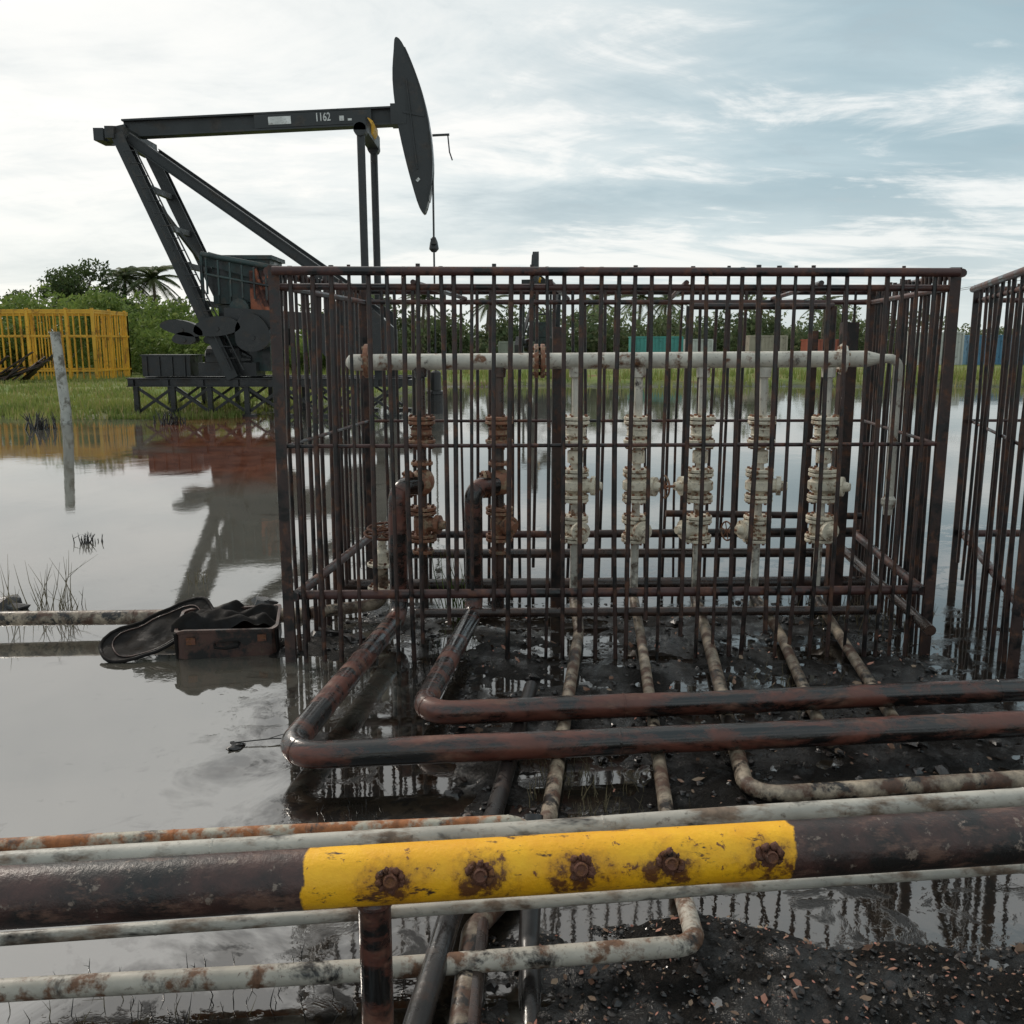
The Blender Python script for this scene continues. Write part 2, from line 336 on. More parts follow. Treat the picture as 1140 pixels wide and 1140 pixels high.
fs=[(j*nx+i,j*nx+i+1,(j+1)*nx+i+1,(j+1)*nx+i) for j in range(ny-1) for i in range(nx-1)]
me=bpy.data.meshes.new('ground'); me.from_pydata(vs,[],fs); me.materials.append(M_ground)
at=me.attributes.new('land','FLOAT','POINT'); at.data.foreach_set('value',la)
me.polygons.foreach_set('use_smooth',[True]*len(fs)); link(bpy.data.objects.new('ground',me))
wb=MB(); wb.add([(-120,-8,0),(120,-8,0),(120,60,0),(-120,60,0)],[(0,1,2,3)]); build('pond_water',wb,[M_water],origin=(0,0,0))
# ---------------------------------------------------------------- cages
def lerp(a,b,t): return V(a)+(V(b)-V(a))*t
def cage(c,h,skip=lambda p:False,seed=1,nf=36,ns=19):
    R=random.Random(seed); FL,FR,BR,BL=[V((*p,0)) for p in c]; Z=lambda p,z:V((p.x,p.y,z))
    e=empty('steel_bar_cage',(FL.x,FL.y,0)); fr=MB(); ba=MB(); ra=MB()
    for p in (FL,FR,BR,BL):
        fr.beam(Z(p,-.05),Z(p,h),.060,.008); fr.beam(Z(p,-.05)+V((0,.03,0)),Z(p,h-.002)+V((0,.03,0)),.008,.055); fr.tube([Z(p,-.05)+V((0,.02,0)),Z(p,h-.01)+V((0,.02,0))],.022,8)
    for a,b,n in ((FL,FR,nf),(FR,BR,ns),(BR,BL,nf-6),(BL,FL,ns)):
        t=(b-a).normalized(); ou=V((t.y,-t.x,0))*.034
        ra.tube([Z(a,h-.03)+ou,Z(b,h-.03)+ou],.024,10); ra.tube([Z(a,h-.11)-ou*.5,Z(b,h-.11)-ou*.5],.018,8)
        ra.tube([Z(a,1.25)-ou*.6,Z(b,1.25)-ou*.6],.011,8)
        ra.tube([Z(a,.39)-ou*1.1,Z(b,.39)-ou*1.1],.028,10)
        for i in range(1,n):
            k=(i+R.uniform(-.2,.2))/n; p=lerp(a,b,k); q=p+t*R.uniform(-.025,.025)
            z0=-.05 if R.random()<.85 else R.uniform(.1,.3); 
            if skip(p): z0=.42
            r=R.choice([.010,.012,.0125,.014]); zt=h+R.uniform(-.025,.012)
            bow=V((R.gauss(0,.012),R.gauss(0,.010),0))
            ba.tube([Z(q,z0),Z(lerp(q,p,.3),z0+(zt-z0)*.3)+bow*.8,Z(lerp(q,p,.6),z0+(zt-z0)*.6)+bow,Z(p,zt)],r,7)
    for i in range(1,5):
        k=i/5; ra.tube([Z(lerp(FL,FR,k),h-.085),Z(lerp(BL,BR,k),h-.085)],.015,8)
    build('corner_posts',fr,[M_bar],e); build('rails',ra,[M_frame],e); build('bars',ba,[M_bar],e)
    return e
def sk(p): return (abs(p.x+.76)<.08 or abs(p.x+.29)<.08) and p.y<5.6
c1=cage([(-1.28,5.10),(2.44,5.22),(2.66,6.95),(-1.09,6.9)],2.225,sk,3,38,20)
c2=cage([(2.72,4.78),(6.3,4.95),(6.9,7.0),(3.42,6.95)],2.24,lambda p:False,9,30,12)
g=MB()
g.beam((.30,6.05,-.05),(.30,6.05,1.92),.075,.075); g.beam((2.17,6.05,-.05),(2.17,6.05,1.95),.10,.075); g.beam((2.03,6.3,-.05),(2.03,6.3,1.9),.04,.04)
for x in (1.27,2.3): g.tube([(x,6.75,-.05),(x,6.75,2.08)],.024,10)
g.tube([(1.27,6.75,2.08),(2.3,6.75,2.08)],.024,10); g.tube([(1.1,6.5,.62),(2.5,6.5,.60)],.025,10); g.tube([(.6,6.6,.45),(2.5,6.6,.47)],.03,10)
build('inner_supports',g,[M_bar],c1)
# ---------------------------------------------------------------- manifold
mf=empty('valve_manifold',(0,5.8,0)); hp=MB()
hp.tube([(-.98,5.8,1.70),(2.20,5.8,1.722)],.05,18); hp.lathe((2.20,5.8,1.722),(1,0,0),[(0,.05),(.08,.03)],16)
hp.tube(fillet([(2.27,5.8,1.723),(2.40,5.8,1.724),(2.40,5.8,.82)],.07),.028,12)
hp.lathe((2.40,5.8,.86),(0,0,-1),[(0,.03),(.02,.045),(.05,.045),(.08,.03),(.12,.028)],12)
hp.lathe((-.98,5.8,1.70),(-1,0,0),[(0,.05),(.03,.045),(.05,.02)],16)
for x in (-.90,.15,.19): hp.flange((x,5.8,1.708),(1,0,0),.105,.026,1,8,1)
for x in (2.05,): hp.flange((x,5.8,1.72),(1,0,0),.095,.02,0,8,1)
build('header_pipe',hp,[M_whitecl,M_valver],mf)
colx=[-.57,-.08,.40,.79,1.19,1.57,1.97]; R=random.Random(5)
for i,x in enumerate(colx):
    m=MB(); rusty=i<2; Y=5.80; z0=.08
    m.tube([(x,Y,1.66),(x,Y,z0+.02)],.026 if not rusty else .03,12,1)
    m.lathe((x,Y,1.66),(0,0,-1),[(-.01,.045),(.05,.042),(.055,.026)],14,1)
    def valve(zc,hh,body,side,wheel=None):
        m.flange((x,Y,zc+hh),(0,0,1),.088,.020,0,8,2); m.flange((x,Y,zc+hh-.026),(0,0,1),.088,.020,0,8,2)
        m.flange((x,Y,zc-hh),(0,0,1),.088,.020,0,8,2); m.flange((x,Y,zc-hh+.026),(0,0,1),.088,.020,0,8,2)
        m.lathe((x,Y,zc-hh),(0,0,1),[(.02,.045),(hh*.5,.052),(hh*.75,body),(hh*1.25,body),(hh*1.5,.052),(2*hh-.02,.045)],16,0)
        if side:
            d=V(side).normalized(); o=V((x,Y,zc)); m.lathe(o+d*body*.6,d,[(0,.05),(.05,.045),(.052,.062),(.08,.062),(.082,.035),(.12,.025)],14,0)
            if wheel: m.tube([o+d*(body*.6+.1),o+d*(body*.6+.2)],.009,8,2); m.wheel(o+d*(body*.6+.19),d,wheel,2)
    valve(1.27,.085,.065,None)
    for dz in (.02,-.02): m.flange((x,Y,1.27+dz),(0,0,1),.070,.012,2 if rusty else 0,6,2)
    if rusty:
        m.flange((x,Y,1.07),(0,0,1),.07,.02,0,8,2)
        m.blob((x,Y,.95),.085,0,i,.15,14)
        m.flange((x-.075,Y-.03,.94),(-1,-.25,0),.088,.022,2,8,2); m.flange((x-.10,Y-.037,.94),(-1,-.25,0),.088,.018,0,8,2)
        valve(.68,.10,.06,(.5,-.6,0) if i else (1,-.3,0))
        m.flange((x,Y,.50),(0,0,1),.07,.02,0,8,2)
    else:
        m.lathe((x,Y,1.12),(0,0,1),[(-.05,.035),(-.045,.05),(.03,.05),(.035,.035)],12,0)
        sd=(1,-.25,0) if i in(2,5) else ((.8,-.5,0) if i in (3,6) else (-1,-.3,0))
        valve(.93,.095,.088,sd,.07 if i==4 else None)
        valve(.65,.075,.066,(-1,-.4,0) if i in (4,5) else (.3,-1,0),.06 if i==5 else None)
    pm=(M_valver,M_brown,M_rust) if rusty else (M_valve,M_whitecl,M_valver)
    build('valve_column_%d'%(i+1),m,pm,mf)
m=MB()
m.tube(fillet([(-1.30,5.72,.11),(-.86,5.95,.11),(-.86,5.95,.40)],.08),.04,12,1)
m.flange((-.86,5.95,.38),(0,0,1),.1,.02,0,8,2); m.flange((-.86,5.95,.22),(0,0,1),.1,.02,0,8,2); m.lathe((-.86,5.95,.38),(0,0,1),[(0,.06),(.08,.05),(.1,.03),(.2,.02)],14,0)
m.wheel((-.86,5.95,.58),(0.1,-.1,1),.11,2); m.wheel((-.86,5.95,.63),(-.1,-.1,1),.09,2)
build('hand_wheel_valve',m,[M_valve,M_tan,M_rust],mf)
m=MB(); m.tube([(-1.2,6.3,.14),(2.55,6.4,.14)],.045,12); m.tube([(2.43,6.85,.35),(2.36,5.0,.22)],.032,12); m.tube([(-.9,6.6,.3),(2.5,6.65,.3)],.035,12); m.tube([(-.6,5.55,.16),(2.3,5.62,.16)],.03,10)
build('back_lines',m,[M_brown],mf)
# ---------------------------------------------------------------- pipes
def pipe(name,pts,r,mats,R=.12,n=18,welds=0,origin=None):
    m=MB(); P=fillet(pts,R,8)
    Q=[P[0]]
    for a,b in zip(P,P[1:]):
        k=max(1,int((b-a).length/.25))
        for i in range(1,k+1): Q.append(a+(b-a)*i/k)
    Q=[q+V((0,mn.noise(q*1.3)*r*.2,mn.noise(q*1.1+V((9,0,0)))*r*.15)) for q in Q]
    m.tube(Q,r,n)
    for i in range(welds):
        j=int((i+.6)/welds*(len(Q)-2))+0; a,b=Q[j],Q[j+1]; t=(b-a).normalized(); m.lathe(a,t,[(-.004,r*1.0),(-.002,r*1.045),(.003,r*1.045),(.005,r)],n)
    return build(name,m,mats,origin=origin)
pipe('flow_pipe',[(-.10,5.76,.94),(-.24,5.66,.94),(-.24,5.66,.13),(-.43,4.02,.13),(3.7,4.43,.14)],.056,[M_red],.13,20,6)
pipe('flow_pipe',[(-.59,5.76,.94),(-.71,5.62,.94),(-.71,5.62,.13),(-.95,3.58,.13),(3.7,4.04,.14)],.058,[M_red],.13,20,6)
pipe('well_line_pipe',[(.40,5.80,.2),(.42,5.55,.05),(.14,3.24,.045),(.02,2.8,.045),(-.12,2.52,.06),(-.16,1.5,.03)],.033,[M_tan],.12)
pipe('well_line_pipe',[(.79,5.80,.2),(.80,5.55,.05),(.59,3.27,.05),(.57,2.90,.055)],.0295,[M_tan],.07,16,2)
pipe('lower_line_pipe',[(.57,2.93,.055),(.55,2.70,.06),(.535,2.41,.09),(-.43,2.31,.085),(-2.6,2.12,.08)],.0300,[M_low],.07,16,5)
pipe('well_line_pipe',[(1.19,5.80,.2),(1.21,5.55,.05),(.93,3.38,.055),(2.09,3.51,.065),(3.9,3.70,.06)],.035,[M_tan],.11,16,4)
pipe('well_line_pipe',[(1.57,5.80,.2),(1.66,5.50,.05),(1.42,3.9,.045)],.031,[M_tan],.1)
pipe('well_line_pipe',[(1.97,5.80,.2),(2.02,5.50,.05),(1.80,4.0,.045)],.031,[M_tan],.1)
pipe('oil_line_pipe',[(.10,4.6,.04),(-.07,3.24,.05),(-.19,2.52,.10),(-.33,1.4,.08)],.036,[M_black],.1)
pipe('oil_line_pipe',[(-.02,2.9,.05),(-.10,2.55,.06),(-.13,1.5,.02)],.03,[M_brown],.1)
pipe('oil_line_pipe',[(.07,2.78,.30),(.06,2.62,.10),(.05,2.50,.03),(.05,2.2,-.02)],.032,[M_black],.1)
pipe('upper_line_pipe',[(-2.8,2.12,.42),(-1.39,2.29,.42),(0,2.46,.42),(1.59,2.66,.42),(3.6,2.9,.42)],.030,[M_white],.1,16,5)
pipe('rusty_line_pipe',[(-3.0,2.38,.32),(-1.54,2.55,.32),(.03,2.70,.32),(.08,2.9,.05)],.024,[M_rustyw],.07,14,4)
pipe('thin_line_pipe',[(-2.8,1.88,.36),(-1.26,2.05,.36),(-.53,2.14,.36),(1.43,2.37,.36),(3.6,2.62,.36)],.0165,[M_white],.1,12,5)
pipe('pond_line_pipe',[(-9,5.3,.09),(-3.23,5.62,.10),(-1.3,5.72,.10)],.047,[M_tan],.1,16,5)
yp=empty('yellow_banded_pipe',(0,0,.54)); m=MB()
dirv=V((2.53,.28,0)).normalized(); P0=V((0,2.08,.54)); ps=[P0+dirv*t for t in np.arange(-3,3.61,.15)]
m.tube(ps,.070,40)
build('pipe_run',m,[M_yel],yp)
m=MB(); nrm=V((.06,-.93,.34)).normalized()
for (a,b) in STUBS:
    c=V((a,2.08+a*.1107,.54)); rr=random.uniform(.015,.019)
    m.lathe(c,nrm,[(.055,.028),(.068,.027),(.074,rr+.005),(.078,rr),(.090,rr),(.093,rr*.8),(.089,rr*.5)],14)
    for k in range(26):
        t=random.uniform(0,6.28); q=c+nrm*random.uniform(.062,.078)+V((math.cos(t)*.027,0,math.sin(t)*.027)); m.blob(q,random.uniform(.005,.011),0,k,.9,6)
build('rusty_nipples',m,[M_rust],yp)
m=MB(); m.tube([(-.335,2.045,-.1),(-.335,2.045,.485)],.040,20); m.lathe((-.335,2.045,.462),(0,0,1),[(0,.041),(.005,.047),(.012,.046),(.02,.04)],18)
m.tube([(1.75,2.28,-.1),(1.75,2.28,.485)],.04,20); m.tube([(-1.9,1.87,-.1),(-1.9,1.87,.485)],.04,20)
build('support_post',m,[M_red],yp)
m=MB()
for x in (-1.75,1.85):
    m.beam((x,1.95+x*.11,.30),(x,2.75+x*.11,.27),.04,.04); 
    for yy in (2.2,2.6): m.tube([(x,yy+x*.11,-.1),(x,yy+x*.11,.28)],.02,10)
build('pipe_rack',m,[M_black])
# ---------------------------------------------------------------- pumping unit
def smooth_loop(P,k=3):
    out=[];n=len(P)
    for i in range(n):
        a,b,c,d=P[i-1],P[i],P[(i+1)%n],P[(i+2)%n]
        for j in range(k):
            t=j/k; out.append(tuple(.5*(2*b[q]+(c[q]-a[q])*t+(2*a[q]-5*b[q]+4*c[q]-d[q])*t*t+(3*b[q]-a[q]-3*c[q]+d[q])*t**3) for q in (0,1)))
    return out
def pumpjack(text=True):
    O=(-6.5,25.2,0); e=empty('oil_pump_jack',O)
    n,f,c=24.0,26.4,25.2
    b=MB(); b.ibeam((-10.0,c,7.30),(-3.0,c,7.62),.36,.44); 
    for k in (.12,.35,.6,.85): p=lerp((-10,c,7.3),(-3,c,7.62),k); b.beam(p-V((0,0,.17)),p+V((0,0,.17)),.30,.03)
    b.beam((-10.55,c-.35,7.12),(-10.55,c+.35,7.12),.25,.3); b.beam((-10.55,c,7.12),(-9.9,c,7.25),.3,.32); b.beam((-9.9,n-.05,6.98),(-9.9,f+.05,6.98),.22,.28)
    build('walking_beam',b,[M_pj],e)
    h=MB(); OUT=[(441,60),(443,47),(450,52),(460,74),(469,100),(476,130),(480,160),(481,190),(478,215),(472,237),(466,232),(458,205),(450,172),(443,135),(439,92)]
    pr=[(-3.01+(x-440)*.0232,7.83-(y-120)*.0222) for x,y in smooth_loop(OUT)]; k=len(pr)
    vv=[(x,c-.24,z) for x,z in pr]+[(x,c+.24,z) for x,z in pr]
    h.add(vv,[tuple(range(k)),tuple(range(2*k-1,k-1,-1))]+[(i+k,(i+1)%k+k,(i+1)%k,i) for i in range(k)])
    arc=pr[7:26]
    for (x0,z0),(x1,z1) in zip(arc,arc[1:]): h.beam((x0,c,z0),(x1,c,z1),.56,.03,0,(1,0,0))
    cx=sum(p[0] for p in pr)/k; cz=sum(p[1] for p in pr)/k
    h.beam((cx-.15,c-.25,cz+1.1),(cx+.1,c-.25,cz-1.1),.03,.08); h.beam((cx-.25,c-.25,cz+.3),(cx+.3,c-.25,cz+.2),.03,.06)
    h.beam((-3.1,c,7.63),(-2.7,c,7.64),.5,.5)
    build('horse_head',h,[M_pj],e)
    w=MB()
    for s in (-.12,.12): w.tube([(-2.06,c+s,6.6),(-2.06,c+s,4.55)],.018,6)
    w.beam((-2.06,c-.2,4.5),(-2.06,c+.2,4.5),.14,.14); w.lathe((-2.06,c,4.62),(0,0,-1),[(0,.05),(.12,.1),(.3,.13),(.38,.06)],12)
    w.tube([(-2.06,c,4.8),(-2.06,c,.9)],.025,8); w.lathe((-2.06,c,0),(0,0,1),[(0,.2),(.5,.2),(.52,.26),(.6,.26),(.62,.14),(1.1,.14),(1.15,.08)],14)
    w.beam((-2.06,c,7.16),(-1.62,c,7.18),.06,.05); w.tube([(-1.66,c,7.17),(-1.62,c,6.75),(-1.55,c,6.55)],.02,6)
    build('polished_rod',w,[M_pjb],e)
    l=MB()
    for Y in (n,f):
        l.ibeam((-9.75,c+(Y-c)*.85,6.95),(-7.15,Y,.98),.3,.34,0,(0,1,0))
        l.ibeam((-9.55,c+(Y-c)*.8,6.90),(-3.4,Y,2.62),.22,.26); l.beam((-3.4,Y,2.7),(-3.4,Y,.95),.24,.24)
    for k in (.2,.36,.52,.68,.84):
        a=lerp((-9.75,c-1.02,6.95),(-7.15,n,.98),k); b2=lerp((-9.75,c+1.02,6.95),(-7.15,f,.98),k); l.beam(a,b2,.12,.14)
    a=lerp((-9.75,c-1.02,6.95),(-7.15,n,.98),.2); b2=lerp((-9.75,c+1.02,6.95),(-7.15,f,.98),.52); l.beam(a,b2,.08,.1)
    l.beam((-9.8,n+.1,7.0),(-9.8,f-.1,7.0),.4,.3)
    a0,a1=V((-9.35,n-.25,6.5)),V((-7.0,n-.25,1.2))
    for s in (-.16,.16): l.tube([a0+V((s,0,0)),a1+V((s,0,0))],.02,6)
    for i in range(18): p=lerp(a0,a1,i/18); l.tube([p-V((.16,0,0)),p+V((.16,0,0))],.014,5)
    build('samson_post',l,[M_pj],e)
    p=MB()
    for Y in (n+.1,f-.1): p.tube([(-3.74,Y,7.1),(-3.72,Y,2.3)],.10,10); p.lathe((-3.74,Y-.15,7.05),(0,1,0),[(0,.16),(.3,.16)],14); p.lathe((-3.72,Y-.2,2.35),(0,1,0),[(0,.2),(.4,.2)],14)
    p.beam((-3.74,n-.05,7.2),(-3.74,f+.05,7.2),.3,.34); p.lathe((-3.74,c-.3,7.3),(0,1,0),[(0,.24),(.6,.24)],14,1)
    build('pitman_arms',p,[M_pj,M_yfence],e)
    gmb=MB(); gmb.box((-7.0,c,3.45),(1.5,1.3,1.15),0); gmb.box((-7.0,c,4.05),(1.65,1.45,.1),0); gmb.beam((-7.8,c-.8,4.0),(-5.9,c-.8,3.5),.1,.35); gmb.box((-6.45,n+.35,3.0),(.55,.08,1.4),1); gmb.box((-7.0,c,2.0),(1.3,1.2,1.7),0)
    gmb.tube([(-7.9,n+.2,4.1),(-6.0,n+.2,3.75)],.07,8); gmb.tube([(-7.9,n+.2,4.1),(-7.9,n+.2,2.6)],.05,8); gmb.tube([(-6.6,n+.25,3.9),(-6.2,n+.25,2.4)],.06,8,1)
    for i in range(5): gmb.box((-7.6+i*.3,c-.68,3.4),(.05,.06,1.0),0)
    for i in range(7): gmb.beam((-7.75+i*.3,n+.1,4.0-i*.06),(-7.75+i*.3,n+.1,3.1-i*.03),.04,.05)
    gmb.tube([(-7.8,n+.1,3.6),(-5.9,n+.1,3.25)],.035,6)
    gmb.lathe((-7.0,c-1.0,2.75),(0,1,0),[(0,.25),(2,.25)],16)
    build('gear_reducer',gmb,[M_pjg,M_pjo],e)
    k=MB()
    for Y in (n+.0,f-.0):
        k.beam((-7.3,Y,2.55),(-3.6,Y,2.33),.22,.42)
        for (x,z,rx,rz,tl) in ((-8.35,2.20,.55,.24,-.2),(-7.45,2.22,.6,.32,.1),(-6.55,2.0,.45,.62,.2),(-8.3,1.95,.3,.2,0)):
            vs=[];nn=20
            for s in (-.17,.17):
                for j in range(nn):
                    a=2*math.pi*j/nn; X=math.cos(a)*rx; Z=math.sin(a)*rz*(1 if math.sin(a)>0 else .55); vs.append((x+X*math.cos(tl)-Z*math.sin(tl),Y-.1+s,z+X*math.sin(tl)+Z*math.cos(tl)))
            k.add(vs,[tuple(range(nn)),tuple(range(2*nn-1,nn-1,-1))]+[(j+nn,(j+1)%nn+nn,(j+1)%nn,j) for j in range(nn)])
            k.lathe((x,Y-.3,z),(0,1,0),[(0,.06),(.1,.07)],8)
    build('crank_counterweights',k,[M_pjb],e)
    t=MB(); t.box((-9.0,c-.4,1.28),(1.25,1.0,.52),0); t.box((-9.0,c-.4,1.56),(1.32,1.06,.04),0)
    for i in range(4): t.box((-9.5+i*.33,c-.92,1.28),(.04,.05,.5),0)
    t.lathe((-8.0,c-.6,1.45),(1,0,0),[(0,.28),(.05,.36),(.9,.36),(.95,.25),(1.15,.1)],18); t.box((-7.4,c-.5,1.2),(1.5,.9,.35),0)
    bgp=[(-4.6,2.9),(-3.7,2.9),(-2.9,2.2),(-2.9,1.5),(-3.4,1.2),(-4.5,1.3),(-4.9,1.8)]; kk=len(bgp)
    t.add([(x,n-.5,z) for x,z in bgp]+[(x,n-.15,z) for x,z in bgp],[tuple(range(kk)),tuple(range(2*kk-1,kk-1,-1))]+[(j+kk,(j+1)%kk+kk,(j+1)%kk,j) for j in range(kk)])
    build('motor_and_guard',t,[M_pjb],e)
    s=MB()
    for Y in (n,c,f): s.ibeam((-9.9,Y,.88),(-2.7,Y,.88),.25,.22)
    for x in np.arange(-9.8,-2.6,.9): s.beam((x,n-.1,.87),(x,f+.1,.87),.14,.16)
    for Y in (n,f):
        xs=list(np.arange(-9.7,-2.6,.95))
        for x in xs: s.beam((x,Y,.78),(x,Y,-.05),.12,.12); s.beam((x-.2,Y,.03),(x+.2,Y,.03),.3,.06)
        for a,b3 in zip(xs,xs[1:]): s.beam((a,Y,.76),(b3,Y,.1),.05,.07); s.beam((b3,Y+.06,.76),(a,Y+.06,.1),.05,.07)
    build('skid_base',s,[M_pjb],e)
    if text:
        q=MB(); sl=.32/7; p=lambda x:7.30+(x+10)*sl
        q.beam((-6.24,c-.19,p(-6.24)),(-5.66,c-.19,p(-5.66)),.006,.19); q.beam((-4.42,c-.19,p(-4.42)-.02),(-4.3,c-.19,p(-4.3)-.02),.006,.12); q.beam((-4.2,c-.19,p(-4.2)-.06),(-4.1,c-.19,p(-4.1)-.06),.006,.05)
        q.beam((-2.45,c-.262,6.05),(-2.40,c-.262,6.0),.006,.1)
        build('painted_marks',q,[M_whp],e)
        cu=bpy.data.curves.new('unit_number','FONT'); cu.body='1162'; cu.size=.28; cu.align_x='CENTER'; cu.align_y='CENTER'; cu.extrude=.002; cu.offset=.006; cu.materials.append(M_whp)
        to=link(bpy.data.objects.new('unit_number',cu)); to.parent=e; to.location=(-4.84+6.5,-.195,p(-4.84)+.02); to.rotation_euler=(math.pi/2,-math.atan(sl),0); to.scale=(.72,1,1)
        q=MB(); q.beam((-6.6,c-.175,p(-6.6)),(-3.6,c-.175,p(-3.6)),.012,.33); build('beam_web_plate',q,[M_pj],e)
    return e
pumpjack()
p2=pumpjack(False); p2.scale=(.8,.8,.8); p2.location=(2.0,63,.1); p2.rotation_euler=(0,0,math.radians(-100))
# ---------------------------------------------------------------- vegetation
def leaves(name,clumps,per,size,mat,parent=None):
    P=[]
    for (c,r) in clumps:
        n=int(per*r[0]*r[2]); d=rng.normal(size=(n,3)); d/=np.linalg.norm(d,axis=1)[:,None]
        rad=rng.uniform(.35,1.0,n)**.6*(1+.25*np.sin(d[:,0]*5+c[0])*np.cos(d[:,2]*6+c[1]))
        P.append(np.array(c)+d*rad[:,None]*np.array(r))
    P=np.concatenate(P); P=P[P[:,2]>.1]; n=len(P)
    a=rng.normal(size=(n,3)); a/=np.linalg.norm(a,axis=1)[:,None]; b=np.cross(a,rng.normal(size=(n,3))); b/=np.linalg.norm(b,axis=1)[:,None]
    s=size*rng.uniform(.5,1.3,n)[:,None]
    vs=np.stack([P-a*s,P+b*s*.45,P+a*s,P-b*s*.45],1).reshape(-1,3)
    me=bpy.data.meshes.new(name); o=np.array(parent.location) if parent else P.mean(0)*[1,1,0]
    me.vertices.add(len(vs)); me.vertices.foreach_set('co',(vs-o).ravel()); me.loops.add(4*n); me.loops.foreach_set('vertex_index',np.arange(4*n)); me.polygons.add(n)
    me.polygons.foreach_set('loop_start',np.arange(n)*4); me.polygons.foreach_set('loop_total',np.full(n,4)); me.update(); me.validate(); me.materials.append(mat)
    ob=link(bpy.data.objects.new(name,me))
    if parent: ob.parent=parent
    else: ob.location=o.tolist()
    return ob
def clump_field(n,xr,yr,top,rr):
    out=[]
    for i in range(n):
        x=random.uniform(*xr);y=random.uniform(*yr); t=top(x)*random.uniform(.6,1.08); r=random.uniform(*rr)
        z=random.uniform(.2,max(.3,t-r*.7)); out.append(((x,y,z),(r*random.uniform(1,1.6),r,r*.75)))
        if random.random()<.6: out.append(((x,y,max(.3,t-r*.7)),(r,r,r*.7)))
    return out
leaves('bushes',clump_field(150,(-38,-9),(50,62),lambda x: 4.9 if x<-22 else (4.4 if x<-17 else 3.5),(.8,1.7)),240,.15,M_leaf)
e=empty('broadleaf_tree',(-35.5,76,.3)); m=MB()
m.tube([(-35.5,76,0),(-35.4,76,2),(-35.2,76,4)],[.4,.32,.25],8)
cl=[]
for i in range(40):
    a=random.uniform(0,6.28); r=4.3*math.sqrt(random.random()); top=8.6-.16*r*r; z=top-random.uniform(0,.75)*(top-2.6); p=(-35.3+math.cos(a)*r,76+math.sin(a)*r,z); m.tube([(-35.2,76,3.0),lerp((-35.2,76,3.0),p,.5)+V((0,0,.3)),p],[.14,.09,.04],6); s=random.uniform(.7,1.25); cl.append((p,(s*1.25,s,s*.75)))
build('trunk',m,[M_bark],e); leaves('crown',cl,300,.17,M_leafd,parent=e)
def palm(x,y,h,L,lean=.3,n=22):
    e=empty('palm_tree',(x,y,.2)); m=MB(); top=V((x+lean,y,h)); m.tube([(x,y,0),(x+lean*.3,y,h*.5),top],[.2,.15,.12],8); build('trunk',m,[M_bark],e)
    f=MB()
    for i in range(n):
        a=2*math.pi*i/n*2.4+random.uniform(-.2,.2); el=-.35+1.75*(i/n)+random.uniform(-.15,.15); d=V((math.cos(a),math.sin(a),0)); pts=[]; ll=L*random.uniform(.8,1.1)
        for k in range(12):
            t=k/11; pts.append(top+d*ll*t*max(.25,math.cos(el*(1-t*.6)))+V((0,0,ll*(math.sin(el)*t-.62*t*t))))
        for k in range(11):
            p,q=pts[k],pts[k+1]; tt=(q-p).normalized(); sd=tt.cross(V((0,0,1)))
            sd=sd.normalized() if sd.length>.01 else V((1,0,0))
            for s in (-1,1):
                for u in (0,.2,.4,.6,.8):
                    o=p.lerp(q,u); w=ll*.23*math.sin(math.pi*(.10+.87*(k+u)/11))*random.uniform(.8,1.1); tip=o+sd*s*w*.75+tt*w*.55-V((0,0,w*.45)); f.add([o-tt*.028,o+tt*.04,tip],[(0,1,2)])
        f.tube([pts[0],pts[5],pts[11]],[.035,.025,.012],4)
    build('fronds',f,[M_palm],e)
palm(-33,80,7.4,2.9,.4,34); palm(-29.6,79,7.3,3.0,-.3,34); palm(-8.2,85,6.0,2.8); palm(-2.5,90,5.8,2.6); palm(12,90,6.3,2.6); palm(16,100,6.4,2.8); palm(33,100,6.2,2.6,.2,16); palm(8,95,6.0,2.6)
leaves('distant_tree_line',clump_field(230,(-40,24),(84,96),lambda x:5.4+.9*math.sin(x*.35)+.7*math.sin(x*.9),(.9,2.0))+clump_field(190,(16,90),(105,120),lambda x:4.9+1.0*math.sin(x*.2)+.8*math.sin(x*.7),(1.0,2.2))+clump_field(90,(-130,-40),(90,120),lambda x:7,(1.6,3)),75,.27,M_far)
def blades(name,samp,n,h,wd,mat,lean=.4,dens=None):
    m=MB()
    for i in range(n):
        x,y=samp()
        if dens and random.random()>dens(x,y): continue
        z,l=H(x,y)
        if z<-.04: continue
        hh=h*random.uniform(.4,1.3); a=random.uniform(0,6.28); b=a+1.57; lx,ly=math.cos(a)*hh*lean*random.random(),math.sin(a)*hh*lean*random.random()
        m.add([(x-math.cos(b)*wd,y-math.sin(b)*wd,z-.01),(x+math.cos(b)*wd,y+math.sin(b)*wd,z-.01),(x+lx,y+ly,z+hh)],[(0,1,2)])
    return build(name,m,[mat])
def gs():
    y=23+random.random()**1.5*24; x=random.uniform(-.62*y-3,-6+ (y-23)*.12); return x,y
blades('grass',gs,30000,.20,.03,M_grass,.5,lambda x,y: .25+.75*ss(-.15,.2,fb(x,y,.5,3,21)))
def gs2():
    return random.uniform(-16,40),random.uniform(40,52)
blades('reeds',gs2,14000,.5,.035,M_grass,.4,lambda x,y:.15+.85*ss(0,.25,fb(x,y,.3,3,31)))
